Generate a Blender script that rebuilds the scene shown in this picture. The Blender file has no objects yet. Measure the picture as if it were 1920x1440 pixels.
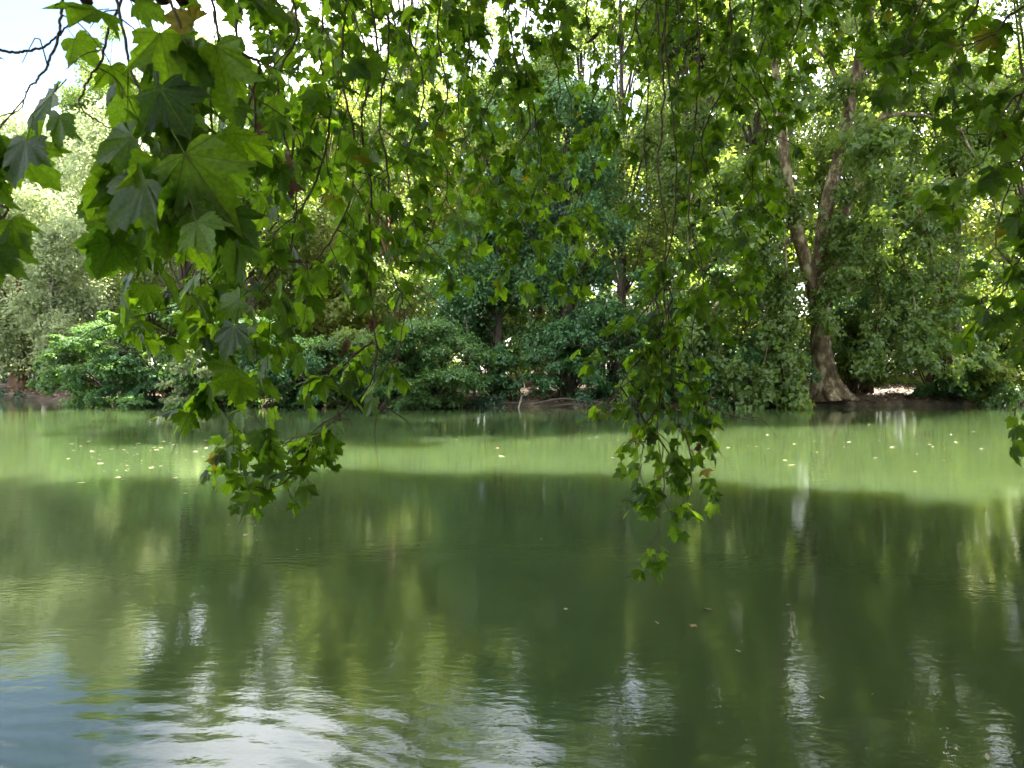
import bpy, math, random
import numpy as np
from mathutils import Matrix, Vector

rad = math.radians
sc = bpy.context.scene
COL = sc.collection

# ------------------------------------------------------------------ camera, sky, sun, exposure
CAM_Z = 1.8
FPX = 1442.0                      # focal length in photograph pixels (1920 wide)
PITCH = rad(-1.1)
cam_d = bpy.data.cameras.new("camera")
cam = bpy.data.objects.new("camera", cam_d)
COL.objects.link(cam)
cam.location = (0, 0, CAM_Z)
cam.rotation_euler = (rad(90) + PITCH, 0, 0)
cam_d.sensor_width = 36.0
cam_d.lens = 36.0 * FPX / 1920.0
cam_d.clip_start = 0.05
cam_d.clip_end = 2000
cam_d.dof.use_dof = True
cam_d.dof.focus_distance = 14.0
cam_d.dof.aperture_fstop = 9.0
sc.camera = cam

SUN_EL, SUN_AZ = rad(46), rad(52)     # azimuth to the right of the view direction
sun_vec = np.array([math.cos(SUN_EL) * math.sin(SUN_AZ), math.cos(SUN_EL) * math.cos(SUN_AZ), math.sin(SUN_EL)])

world = bpy.data.worlds.new("World")
sc.world = world
world.use_nodes = True
nt = world.node_tree
nt.nodes.clear()
w_out = nt.nodes.new("ShaderNodeOutputWorld")
w_bg = nt.nodes.new("ShaderNodeBackground")
w_bg.inputs["Strength"].default_value = 0.05
w_sky = nt.nodes.new("ShaderNodeTexSky")
w_sky.sky_type = 'NISHITA'
w_sky.sun_disc = False
w_sky.sun_elevation = SUN_EL
w_sky.sun_rotation = SUN_AZ
w_sky.air_density = 1.0
w_sky.dust_density = 1.6
w_tc = nt.nodes.new("ShaderNodeTexCoord")
w_no = nt.nodes.new("ShaderNodeTexNoise")
w_no.inputs["Scale"].default_value = 2.3
w_no.inputs["Detail"].default_value = 7.0
w_no.inputs["Roughness"].default_value = 0.55
w_rp = nt.nodes.new("ShaderNodeValToRGB")
w_rp.color_ramp.elements[0].position = 0.44
w_rp.color_ramp.elements[1].position = 0.62
w_mx = nt.nodes.new("ShaderNodeMix")
w_mx.data_type = 'RGBA'
w_mx.inputs[7].default_value = (14, 14.4, 15.2, 1)
nt.links.new(w_tc.outputs["Generated"], w_no.inputs["Vector"])
nt.links.new(w_no.outputs["Fac"], w_rp.inputs["Fac"])
nt.links.new(w_rp.outputs["Color"], w_mx.inputs[0])
nt.links.new(w_sky.outputs["Color"], w_mx.inputs[6])
nt.links.new(w_mx.outputs[2], w_bg.inputs["Color"])
nt.links.new(w_bg.outputs["Background"], w_out.inputs["Surface"])

sun_d = bpy.data.lights.new("sun", 'SUN')
sun_d.energy = 5.0
sun_d.angle = rad(0.53)
sun_d.color = (1.0, 0.94, 0.84)
sun = bpy.data.objects.new("sun", sun_d)
COL.objects.link(sun)
sun.rotation_euler = Vector(tuple(sun_vec)).to_track_quat('Z', 'Y').to_euler()
sun.location = tuple(sun_vec * 60)

sc.view_settings.view_transform = 'Standard'
sc.view_settings.look = 'None'
sc.view_settings.exposure = 3.45
sc.view_settings.gamma = 1.0
sc.view_settings.use_curve_mapping = False
sc.render.engine = 'CYCLES'
cy = sc.cycles
cy.max_bounces = 6
cy.diffuse_bounces = 3
cy.glossy_bounces = 3
cy.transmission_bounces = 4
cy.transparent_max_bounces = 4
cy.caustics_reflective = False
cy.caustics_refractive = False
cy.sample_clamp_indirect = 6.0
cy.use_adaptive_sampling = True
cy.adaptive_threshold = 0.02
cy.use_denoising = True

# ------------------------------------------------------------------ helpers
CP, SP = math.cos(PITCH), math.sin(PITCH)


def at(px, py, Y):
    """world point that stands at distance Y (along +Y) behind a photograph pixel"""
    u = (px - 960.0) / FPX
    v = (720.0 - py) / FPX
    d = np.array([u, CP - v * SP, SP + v * CP])
    return np.array([0, 0, CAM_Z]) + d * (Y / d[1])


def unit(a):
    a = np.asarray(a, float)
    return a / np.maximum(np.linalg.norm(a, axis=-1, keepdims=True), 1e-9)


def mesh_of(name, verts, groups, mat, tint=None, mats=None, matidx=None, smooth=False, attrs=None):
    """verts (N,3); groups: list of (M,k) int arrays"""
    me = bpy.data.meshes.new(name)
    verts = np.asarray(verts, np.float32)
    groups = [np.asarray(g, np.int32) for g in groups if len(g)]
    loops = np.concatenate([g.ravel() for g in groups])
    totals = np.concatenate([np.full(len(g), g.shape[1], np.int32) for g in groups])
    starts = np.concatenate([[0], np.cumsum(totals)[:-1]]).astype(np.int32)
    me.vertices.add(len(verts))
    me.vertices.foreach_set("co", verts.ravel())
    me.loops.add(len(loops))
    me.loops.foreach_set("vertex_index", loops)
    me.polygons.add(len(totals))
    me.polygons.foreach_set("loop_start", starts)
    me.polygons.foreach_set("loop_total", totals)
    if smooth:
        me.polygons.foreach_set("use_smooth", np.ones(len(totals), bool))
    for m in (mats or [mat]):
        me.materials.append(m)
    if matidx is not None:
        me.polygons.foreach_set("material_index", np.asarray(matidx, np.int32))
    if tint is not None:
        a = me.attributes.new("tint", 'FLOAT', 'POINT')
        a.data.foreach_set("value", np.asarray(tint, np.float32))
    for k, v in (attrs or {}).items():
        a = me.attributes.new(k, 'FLOAT', 'POINT')
        a.data.foreach_set("value", np.asarray(v, np.float32))
    me.update()
    me.validate()
    return me


def link(name, me, parent=None, kind=None, label=None, cat=None, group=None):
    o = bpy.data.objects.new(name, me)
    COL.objects.link(o)
    if parent is not None:
        o.parent = parent
    if kind:
        o["kind"] = kind
    if label:
        o["label"] = label
    if cat:
        o["category"] = cat
    if group:
        o["group"] = group
    return o


def empty(name, loc, label, cat, group=None):
    o = link(name, None, None, None, label, cat, group)
    o.location = tuple(float(v) for v in loc)
    o.empty_display_size = 0.3
    return o


def smooth_path(pts, n):
    """Catmull-Rom through pts, n samples"""
    p = np.asarray(pts, float)
    if len(p) < 3:
        t = np.linspace(0, 1, n)[:, None]
        return p[0] * (1 - t) + p[-1] * t
    q = np.vstack([2 * p[0] - p[1], p, 2 * p[-1] - p[-2]])
    t = np.linspace(0, len(p) - 1 - 1e-6, n)
    i = t.astype(int)
    f = (t - i)[:, None]
    a, b, c, d = q[i], q[i + 1], q[i + 2], q[i + 3]
    return 0.5 * (2 * b + (c - a) * f + (2 * a - 5 * b + 4 * c - d) * f ** 2 + (3 * b - a - 3 * c + d) * f ** 3)


class Tubes:
    def __init__(self):
        self.v, self.f, self.n = [], [], 0

    def add(self, pts, radii, sides=5, bump=0.0, rng=None):
        p = np.asarray(pts, float)
        n = len(p)
        r = np.interp(np.linspace(0, 1, n), np.linspace(0, 1, len(np.atleast_1d(radii))), np.atleast_1d(radii))
        t = unit(np.gradient(p, axis=0))
        ref = np.array([0.31, 0.92, 0.23]) if abs(t[0][2]) > 0.7 else np.array([0.1, 0.2, 0.97])
        x = unit(np.cross(t, ref))
        y = np.cross(t, x)
        a = np.linspace(0, 2 * math.pi, sides, endpoint=False)
        rr = r[:, None] * np.ones(sides)
        if bump and rng is not None:
            ph = rng.random(4) * 6.28
            rr = rr * (1 + bump * (np.sin(2 * a + ph[0])[None] * 0.5 + np.sin(3 * a + ph[1])[None] * 0.4
                                   + 0.5 * np.sin(a[None] + np.linspace(0, n * 0.5, n)[:, None] + ph[2])
                                   + 0.6 * (rng.random((n, sides)) - 0.5)))
        ring = p[:, None] + rr[..., None] * (np.cos(a)[None, :, None] * x[:, None] + np.sin(a)[None, :, None] * y[:, None])
        i, j = np.meshgrid(np.arange(n - 1), np.arange(sides), indexing='ij')
        k = (j + 1) % sides
        q = np.stack([i * sides + j, i * sides + k, (i + 1) * sides + k, (i + 1) * sides + j], -1).reshape(-1, 4)
        self.v.append(ring.reshape(-1, 3))
        self.f.append(q + self.n)
        self.n += n * sides

    def mesh(self, name, mat, base):
        return mesh_of(name, np.vstack(self.v) - np.asarray(base), [np.vstack(self.f)], mat, smooth=True)


# ------------------------------------------------------------------ materials
def mat_new(name):
    m = bpy.data.materials.new(name)
    m.use_nodes = True
    n = m.node_tree
    n.nodes.clear()
    return m, n, n.nodes.new("ShaderNodeOutputMaterial")


def leaf_material(name, dark, light, trans, spread=1.0, tfac=0.45, rough=0.42, spec=0.35, odd=None, use_obj=False, veins=False):
    m, n, out = mat_new(name)
    L = n.links.new
    at_ = n.nodes.new("ShaderNodeAttribute")
    at_.attribute_name = "tint"
    src = at_.outputs["Fac"]
    if use_obj:
        oi = n.nodes.new("ShaderNodeObjectInfo")
        ad = n.nodes.new("ShaderNodeMath")
        ad.operation = 'ADD'
        L(at_.outputs["Fac"], ad.inputs[0])
        L(oi.outputs["Random"], ad.inputs[1])
        fr = n.nodes.new("ShaderNodeMath")
        fr.operation = 'FRACT'
        L(ad.outputs[0], fr.inputs[0])
        src = fr.outputs[0]
    rp = n.nodes.new("ShaderNodeValToRGB")
    e = rp.color_ramp.elements
    e[0].position, e[0].color = 0.0, (*dark, 1)
    e[1].position, e[1].color = 0.93, (*light, 1)
    if odd:
        x = e.new(0.985)
        x.color = (*light, 1)
        x = e.new(1.0)
        x.color = (*odd, 1)
    L(src, rp.inputs["Fac"])
    tr = n.nodes.new("ShaderNodeValToRGB")
    e = tr.color_ramp.elements
    e[0].position, e[0].color = 0.0, (trans[0] * 0.6 * spread, trans[1] * 0.75 * spread, trans[2], 1)
    e[1].position, e[1].color = 0.93, (trans[0], trans[1], trans[2], 1)
    if odd:
        x = e.new(0.985)
        x.color = (*trans, 1)
        x = e.new(1.0)
        x.color = (odd[0] * 1.2, odd[1] * 1.1, odd[2], 1)
    L(src, tr.inputs["Fac"])
    c_out, t_out = rp.outputs["Color"], tr.outputs["Color"]
    if veins:
        va = n.nodes.new("ShaderNodeAttribute")
        va.attribute_name = "vein"
        vr = n.nodes.new("ShaderNodeValToRGB")
        vr.color_ramp.elements[0].position = 0.86
        vr.color_ramp.elements[1].position = 0.95
        L(va.outputs["Fac"], vr.inputs["Fac"])
        m1 = n.nodes.new("ShaderNodeMix")
        m1.data_type = 'RGBA'
        L(vr.outputs["Color"], m1.inputs[0])
        L(c_out, m1.inputs[6])
        m1.inputs[7].default_value = (light[0] * 2.2, light[1] * 1.6, light[2] * 2.0, 1)
        c_out = m1.outputs[2]
        m2 = n.nodes.new("ShaderNodeMix")
        m2.data_type = 'RGBA'
        L(vr.outputs["Color"], m2.inputs[0])
        L(t_out, m2.inputs[6])
        m2.inputs[7].default_value = (trans[0] * 0.45, trans[1] * 0.4, trans[2] * 0.5, 1)
        t_out = m2.outputs[2]
        # blotchy wear
        tc = n.nodes.new("ShaderNodeTexCoord")
        no = n.nodes.new("ShaderNodeTexNoise")
        no.inputs["Scale"].default_value = 14.0
        no.inputs["Detail"].default_value = 4.0
        L(tc.outputs["Object"], no.inputs["Vector"])
        rr = n.nodes.new("ShaderNodeMapRange")
        rr.inputs[1].default_value, rr.inputs[2].default_value = 0.3, 0.75
        rr.inputs[3].default_value, rr.inputs[4].default_value = 0.7, 1.3
        L(no.outputs["Fac"], rr.inputs[0])
        for which in (0, 1):
            mm = n.nodes.new("ShaderNodeMix")
            mm.data_type = 'RGBA'
            mm.blend_type = 'MULTIPLY'
            mm.inputs[0].default_value = 1.0
            L(c_out if which == 0 else t_out, mm.inputs[6])
            L(rr.outputs[0], mm.inputs[7])
            if which == 0:
                c_out = mm.outputs[2]
            else:
                t_out = mm.outputs[2]
    if veins:
        sn = n.nodes.new("ShaderNodeTexNoise")
        sn.inputs["Scale"].default_value = 9.0
        sn.inputs["Detail"].default_value = 2.0
        L(tc.outputs["Object"], sn.inputs["Vector"])
        sr = n.nodes.new("ShaderNodeMapRange")
        sr.inputs[1].default_value, sr.inputs[2].default_value = 0.70, 0.76
        L(sn.outputs["Fac"], sr.inputs[0])
        for which in (0, 1):
            mm = n.nodes.new("ShaderNodeMix")
            mm.data_type = 'RGBA'
            L(sr.outputs[0], mm.inputs[0])
            L(c_out if which == 0 else t_out, mm.inputs[6])
            mm.inputs[7].default_value = (0.10, 0.065, 0.02, 1) if which == 0 else (0.16, 0.10, 0.02, 1)
            if which == 0:
                c_out = mm.outputs[2]
            else:
                t_out = mm.outputs[2]
    pb = n.nodes.new("ShaderNodeBsdfPrincipled")
    pb.inputs["Roughness"].default_value = rough
    pb.inputs["Specular IOR Level"].default_value = spec
    L(c_out, pb.inputs["Base Color"])
    tb = n.nodes.new("ShaderNodeBsdfTranslucent")
    L(t_out, tb.inputs["Color"])
    mx = n.nodes.new("ShaderNodeMixShader")
    mx.inputs[0].default_value = tfac
    L(pb.outputs[0], mx.inputs[1])
    L(tb.outputs[0], mx.inputs[2])
    L(mx.outputs[0], out.inputs["Surface"])
    return m


def noise_material(name, stops, scale=4.0, detail=8.0, rough=0.9, bump=0.3, bdist=0.03, stretch=(1, 1, 1), voro=None):
    m, n, out = mat_new(name)
    L = n.links.new
    tc = n.nodes.new("ShaderNodeTexCoord")
    mp = n.nodes.new("ShaderNodeMapping")
    mp.inputs["Scale"].default_value = stretch
    L(tc.outputs["Object"], mp.inputs["Vector"])
    no = n.nodes.new("ShaderNodeTexNoise")
    no.inputs["Scale"].default_value = scale
    no.inputs["Detail"].default_value = detail
    no.inputs["Roughness"].default_value = 0.62
    L(mp.outputs["Vector"], no.inputs["Vector"])
    rp = n.nodes.new("ShaderNodeValToRGB")
    e = rp.color_ramp.elements
    e[0].position, e[0].color = stops[0][0], (*stops[0][1], 1)
    e[1].position, e[1].color = stops[-1][0], (*stops[-1][1], 1)
    for p, c in stops[1:-1]:
        x = e.new(p)
        x.color = (*c, 1)
    L(no.outputs["Fac"], rp.inputs["Fac"])
    pb = n.nodes.new("ShaderNodeBsdfPrincipled")
    pb.inputs["Roughness"].default_value = rough
    pb.inputs["Specular IOR Level"].default_value = 0.2
    L(rp.outputs["Color"], pb.inputs["Base Color"])
    h = no.outputs["Fac"]
    bp = n.nodes.new("ShaderNodeBump")
    bp.inputs["Strength"].default_value = bump
    bp.inputs["Distance"].default_value = bdist
    L(h, bp.inputs["Height"])
    L(bp.outputs["Normal"], pb.inputs["Normal"])
    L(pb.outputs[0], out.inputs["Surface"])
    return m


M_NEAR = leaf_material("plane_leaf_near", (0.014, 0.036, 0.005), (0.062, 0.110, 0.011), (0.36, 0.60, 0.012), spread=0.5,
                       tfac=0.55, rough=0.46, spec=0.27, odd=(0.30, 0.22, 0.02), use_obj=True, veins=True)
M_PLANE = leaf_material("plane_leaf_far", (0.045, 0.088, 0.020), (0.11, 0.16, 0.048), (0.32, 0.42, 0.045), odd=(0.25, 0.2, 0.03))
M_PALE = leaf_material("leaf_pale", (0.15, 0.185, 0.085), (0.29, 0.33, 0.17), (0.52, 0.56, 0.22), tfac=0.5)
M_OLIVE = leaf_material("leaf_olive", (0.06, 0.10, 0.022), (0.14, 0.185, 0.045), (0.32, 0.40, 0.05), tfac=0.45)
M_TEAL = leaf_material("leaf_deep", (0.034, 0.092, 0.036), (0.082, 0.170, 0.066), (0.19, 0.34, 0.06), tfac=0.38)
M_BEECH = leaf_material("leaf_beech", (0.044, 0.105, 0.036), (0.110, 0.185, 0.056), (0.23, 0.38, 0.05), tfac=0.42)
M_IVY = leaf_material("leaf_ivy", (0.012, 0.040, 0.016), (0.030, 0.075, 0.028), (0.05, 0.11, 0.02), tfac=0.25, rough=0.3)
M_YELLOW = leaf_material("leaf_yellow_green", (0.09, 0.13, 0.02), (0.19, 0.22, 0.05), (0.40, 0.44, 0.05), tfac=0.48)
M_LITTER = leaf_material("leaf_litter", (0.10, 0.055, 0.028), (0.26, 0.17, 0.10), (0.12, 0.07, 0.03), tfac=0.15, rough=0.6)
M_FLOAT = leaf_material("leaf_floating", (0.17, 0.13, 0.06), (0.48, 0.43, 0.26), (0.2, 0.17, 0.06), tfac=0.15, rough=0.5, use_obj=True)
M_FLOATB = leaf_material("leaf_floating_brown", (0.16, 0.08, 0.04), (0.30, 0.17, 0.10), (0.1, 0.05, 0.02), tfac=0.15, rough=0.5, use_obj=True)
M_DRY = leaf_material("leaf_dry", (0.09, 0.045, 0.02), (0.17, 0.09, 0.04), (0.12, 0.06, 0.02), tfac=0.3, rough=0.7)

M_TWIG = noise_material("twig_bark", [(0.3, (0.045, 0.032, 0.018)), (0.7, (0.12, 0.085, 0.05))], scale=30, bump=0.3, bdist=0.004)
M_BARK = noise_material("bark_dark", [(0.3, (0.03, 0.024, 0.017)), (0.7, (0.11, 0.085, 0.06))], scale=5, stretch=(1, 1, 0.3), bump=0.8, bdist=0.05)
M_BARKR = noise_material("bark_red", [(0.3, (0.10, 0.055, 0.035)), (0.7, (0.24, 0.14, 0.09))], scale=5, stretch=(1, 1, 0.3), bump=0.8, bdist=0.05)
M_PBARK = noise_material("bark_plane", [(0.34, (0.050, 0.034, 0.019)), (0.47, (0.095, 0.068, 0.038)), (0.53, (0.15, 0.115, 0.068)),
                                        (0.60, (0.27, 0.225, 0.14))], scale=3.2, stretch=(1, 1, 0.55), bump=0.5, bdist=0.04)
M_SOIL = noise_material("soil", [(0.3, (0.022, 0.016, 0.010)), (0.5, (0.055, 0.040, 0.025)), (0.7, (0.13, 0.095, 0.06))],
                        scale=1.7, detail=12, bump=0.8, bdist=0.12)
M_STONE = noise_material("bank_stone", [(0.3, (0.06, 0.055, 0.04)), (0.7, (0.20, 0.18, 0.13))], scale=6, bump=0.6, bdist=0.05)
M_DEAD = noise_material("dead_wood", [(0.3, (0.16, 0.14, 0.11)), (0.7, (0.34, 0.30, 0.24))], scale=8, bump=0.3, bdist=0.02)

# water: turbid green body under a clear reflecting surface
M_WATER, n, out = mat_new("pond_water")
L = n.links.new
tc = n.nodes.new("ShaderNodeTexCoord")


def wnoise(scale, stretch, detail=3.0, rough=0.5, dist=0.0):
    mp = n.nodes.new("ShaderNodeMapping")
    mp.inputs["Scale"].default_value = stretch
    L(tc.outputs["Object"], mp.inputs["Vector"])
    no = n.nodes.new("ShaderNodeTexNoise")
    no.inputs["Scale"].default_value = scale
    no.inputs["Detail"].default_value = detail
    no.inputs["Roughness"].default_value = rough
    no.inputs["Distortion"].default_value = dist
    L(mp.outputs["Vector"], no.inputs["Vector"])
    return no.outputs["Fac"]


def wmath(op, a, b):
    x = n.nodes.new("ShaderNodeMath")
    x.operation = op
    for i, s in ((0, a), (1, b)):
        if isinstance(s, (int, float)):
            x.inputs[i].default_value = s
        else:
            L(s, x.inputs[i])
    return x.outputs[0]


fine = wnoise(17.0, (0.6, 1.0, 1.0), 3.0, 0.55)
mid = wnoise(2.6, (0.45, 1.0, 1.0), 3.0, 0.5)
patch = wnoise(0.16, (1.0, 1.4, 1.0), 2.0, 0.5)
pr = n.nodes.new("ShaderNodeMapRange")
pr.inputs[1].default_value, pr.inputs[2].default_value = 0.35, 0.65
pr.inputs[3].default_value, pr.inputs[4].default_value = 0.45, 1.0
L(patch, pr.inputs[0])
# ripple rings that spread from something that touched the water off to the left
mp = n.nodes.new("ShaderNodeMapping")
mp.inputs["Location"].default_value = (2.2, 0.6, 0)
L(tc.outputs["Object"], mp.inputs["Vector"])
wv = n.nodes.new("ShaderNodeTexWave")
wv.wave_type = 'RINGS'
wv.rings_direction = 'SPHERICAL'
wv.inputs["Scale"].default_value = 1.5
wv.inputs["Distortion"].default_value = 9.0
wv.inputs["Detail"].default_value = 2.0
wv.inputs["Detail Scale"].default_value = 0.5
L(mp.outputs["Vector"], wv.inputs["Vector"])
ln = n.nodes.new("ShaderNodeVectorMath")
ln.operation = 'LENGTH'
L(mp.outputs["Vector"], ln.inputs[0])
fall = n.nodes.new("ShaderNodeMapRange")
fall.interpolation_type = 'SMOOTHSTEP'
fall.inputs[1].default_value, fall.inputs[2].default_value = 3.4, 5.7
fall.inputs[3].default_value, fall.inputs[4].default_value = 1.0, 0.0
L(ln.outputs["Value"], fall.inputs[0])
ring = wmath('MULTIPLY', wmath('MULTIPLY', wv.outputs["Fac"], wmath('MULTIPLY', fall.outputs[0], pr.outputs[0])), 0.0028)
hgt = wmath('ADD', wmath('MULTIPLY', wmath('MULTIPLY', fine, pr.outputs[0]), 0.0014), wmath('MULTIPLY', mid, 0.0013))
wavelet = wnoise(6.5, (0.55, 1.0, 1.0), 2.0, 0.5)
hgt = wmath('ADD', hgt, wmath('MULTIPLY', wmath('MULTIPLY', wavelet, pr.outputs[0]), 0.0016))
hgt = wmath('ADD', hgt, ring)
bp = n.nodes.new("ShaderNodeBump")
bp.inputs["Strength"].default_value = 1.0
bp.inputs["Distance"].default_value = 1.0
L(hgt, bp.inputs["Height"])
murk = wnoise(0.25, (1, 1, 1), 4.0, 0.5)
rp = n.nodes.new("ShaderNodeValToRGB")
rp.color_ramp.elements[0].position, rp.color_ramp.elements[0].color = 0.3, (0.034, 0.053, 0.017, 1)
rp.color_ramp.elements[1].position, rp.color_ramp.elements[1].color = 0.7, (0.040, 0.060, 0.022, 1)
L(murk, rp.inputs["Fac"])
pb = n.nodes.new("ShaderNodeBsdfPrincipled")
pb.subsurface_method = 'BURLEY'
pb.inputs["Subsurface Weight"].default_value = 1.0
pb.inputs["Subsurface Radius"].default_value = (2.2, 2.1, 0.7)
pb.inputs["Subsurface Scale"].default_value = 1.5
pb.inputs["Roughness"].default_value = 0.008
pb.inputs["IOR"].default_value = 1.333
L(rp.outputs["Color"], pb.inputs["Base Color"])
L(bp.outputs["Normal"], pb.inputs["Normal"])
L(pb.outputs[0], out.inputs["Surface"])

# ------------------------------------------------------------------ ground and pond
SHX = np.array([-300, -60, -34, -27, -24.5, -22.5, -18, -10, -2, 6, 14, 22, 30, 60, 300.0])
SHY = np.array([60, 56, 47, 44.0, 43.5, 40.5, 38.0, 37.2, 36.2, 36.8, 37.0, 38.2, 38.5, 36, 34.0])


def shore_far(x):
    x = np.asarray(x, float)
    return (np.interp(x, SHX, SHY) + 0.35 * np.sin(x * 1.3) + 0.25 * np.sin(x * 2.9 + 1) + 0.12 * np.sin(x * 7.1 + 2))


def shore_near(x):
    x = np.asarray(x, float)
    return 0.9 + 0.25 * np.sin(x * 0.9) + 0.1 * np.sin(x * 3.1) + 0.006 * x * x * (np.abs(x) < 40) + 9.6 * (np.abs(x) >= 40)


def ground_z(x, y):
    x, y = np.asarray(x, float), np.asarray(y, float)
    d = np.maximum(y - shore_far(x), shore_near(x) - y)      # >0 on land
    z = np.where(d > 0, 0.26 * np.clip(d / 0.25, 0, 1) + 0.30 * np.clip(d / 6, 0, 1) + 0.02 * np.clip(d - 6, 0, 60), np.clip(d * 0.6, -1.6, 0) - 0.05)
    z = z + np.where(d > 0.2, 0.05 * np.sin(x * 1.7 + y) + 0.04 * np.sin(x * 4.1 - y * 2.3), 0)
    return z


gx = np.unique(np.concatenate([np.linspace(-320, -60, 27), np.linspace(-60, 60, 241), np.linspace(60, 320, 27)]))
gy = np.unique(np.concatenate([np.linspace(-300, -20, 15), np.linspace(-20, 4, 97), np.linspace(4, 34, 31),
                               np.linspace(34, 60, 105), np.linspace(60, 400, 35)]))
GX, GY = np.meshgrid(gx, gy, indexing='ij')
GZ = ground_z(GX, GY)
nx, ny = len(gx), len(gy)
ii, jj = np.meshgrid(np.arange(nx - 1), np.arange(ny - 1), indexing='ij')
q = np.stack([ii * ny + jj, (ii + 1) * ny + jj, (ii + 1) * ny + jj + 1, ii * ny + jj + 1], -1).reshape(-1, 4)
link("ground", mesh_of("ground", np.stack([GX, GY, GZ], -1).reshape(-1, 3), [q], M_SOIL, smooth=True), kind="structure")

wx = np.linspace(-120, 120, 61)
wyn, wyf = np.full(61, -1.0), np.interp(wx, SHX, SHY) + 2.0
wv_ = np.vstack([np.stack([wx, wyn, wx * 0], -1), np.stack([wx, wyf, wx * 0], -1)])
k = np.arange(60)
link("pond_water", mesh_of("pond_water", wv_, [np.stack([k, k + 1, k + 62, k + 61], -1)], M_WATER), kind="structure")

# ------------------------------------------------------------------ leaf templates
HALF = [(.14, -.08), (.30, -.12), (.46, -.08), (.42, .04), (.50, .12), (.44, .17), (.58, .24), (.56, .32), (.72, .50),
        (.54, .48), (.52, .56), (.38, .50), (.30, .48), (.30, .60), (.22, .66), (.24, .76), (.12, .82)]
TIPS = {2, 8}


def plane_leaf(seed, curl=0.3):
    """toothed five-lobed blade with a petiole, length 1, base at the origin, tip along +Y"""
    r = np.random.default_rng(seed)
    pts, vein = [(0.0, 0.0)], [1.0]
    left = [(-x, y) for x, y in HALF]
    seq = [(p, 1.0 if i in TIPS else 0.0) for i, p in enumerate(HALF)] + [((0.0, 1.0), 1.0)]
    seq += [(left[i], 1.0 if i in TIPS else 0.0) for i in range(len(left) - 1, -1, -1)]
    for p, v in seq:
        j = 1 + r.normal(0, 0.035)
        pts.append((p[0] * j + r.normal(0, .008), p[1] * j + r.normal(0, .008)))
        vein.append(v)
    P = np.array(pts)
    a, b, c = curl * (0.5 + r.random()), curl * (0.3 + r.random()), r.normal(0, 0.12)
    z = -a * P[:, 0] ** 2 - b * P[:, 1] ** 2 * np.sign(P[:, 1]) + c * P[:, 0] * P[:, 1] + 0.06 * (1 - np.array(vein)) * np.hypot(P[:, 0], P[:, 1])
    z += r.normal(0, 0.02, len(z))
    z[0] = 0
    V = np.column_stack([P, z])
    n_ = len(V)
    F = [(0, i, i + 1) for i in range(1, n_ - 1)]
    # petiole: a thin three-sided stalk
    pl, w = 0.30 + 0.2 * r.random(), 0.012
    bend = r.normal(0, 0.05)
    ring = []
    for (yy, zz, xx) in ((0.01, 0.0, 0.0), (-pl, 0.10 * pl, bend)):
        for q_ in range(3):
            an = q_ * 2.094
            ring.append((xx + w * math.cos(an), yy, zz + w * math.sin(an)))
    k0 = n_
    V = np.vstack([V, np.array(ring)])
    for q_ in range(3):
        s = (q_ + 1) % 3
        F += [(k0 + q_, k0 + s, k0 + 3 + s), (k0 + q_, k0 + 3 + s, k0 + 3 + q_)]
    vein = np.array(vein + [0.9] * 6)
    return V, np.array(F), vein


NEAR_T = [plane_leaf(s, 0.18 + 0.09 * s) for s in range(7)]
# three-lobed light leaf: 4 triangles
LOBE_V = np.array([(0, 0, 0), (.55, .12, -.06), (.30, .42, .02), (0, 1, -.12), (-.30, .42, .02), (-.55, .12, -.06)])
LOBE_F = np.array([(0, 1, 2), (0, 2, 3), (0, 3, 4), (0, 4, 5)])
# pointed oval leaf, folded on its midrib: 2 triangles
OVAL_V = np.array([(0, 0, 0), (.37, .45, .05), (0, 1, -.06), (-.37, .45, .05)])
OVAL_F = np.array([(0, 1, 2), (0, 2, 3)])


def frames(tip, nrm):
    y = unit(tip)
    z = nrm - (nrm * y).sum(-1, keepdims=True) * y
    z = unit(z)
    x = np.cross(y, z)
    return np.stack([x, y, z], -1)            # columns


def scatter(V, F, pos, R, size, tint):
    N, nv = len(pos), len(V)
    W = np.einsum('nij,vj->nvi', R, V) * size[:, None, None] + pos[:, None]
    G = (F[None] + (np.arange(N) * nv)[:, None, None]).reshape(-1, F.shape[1])
    return W.reshape(-1, 3), G, np.repeat(tint, nv)


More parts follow.
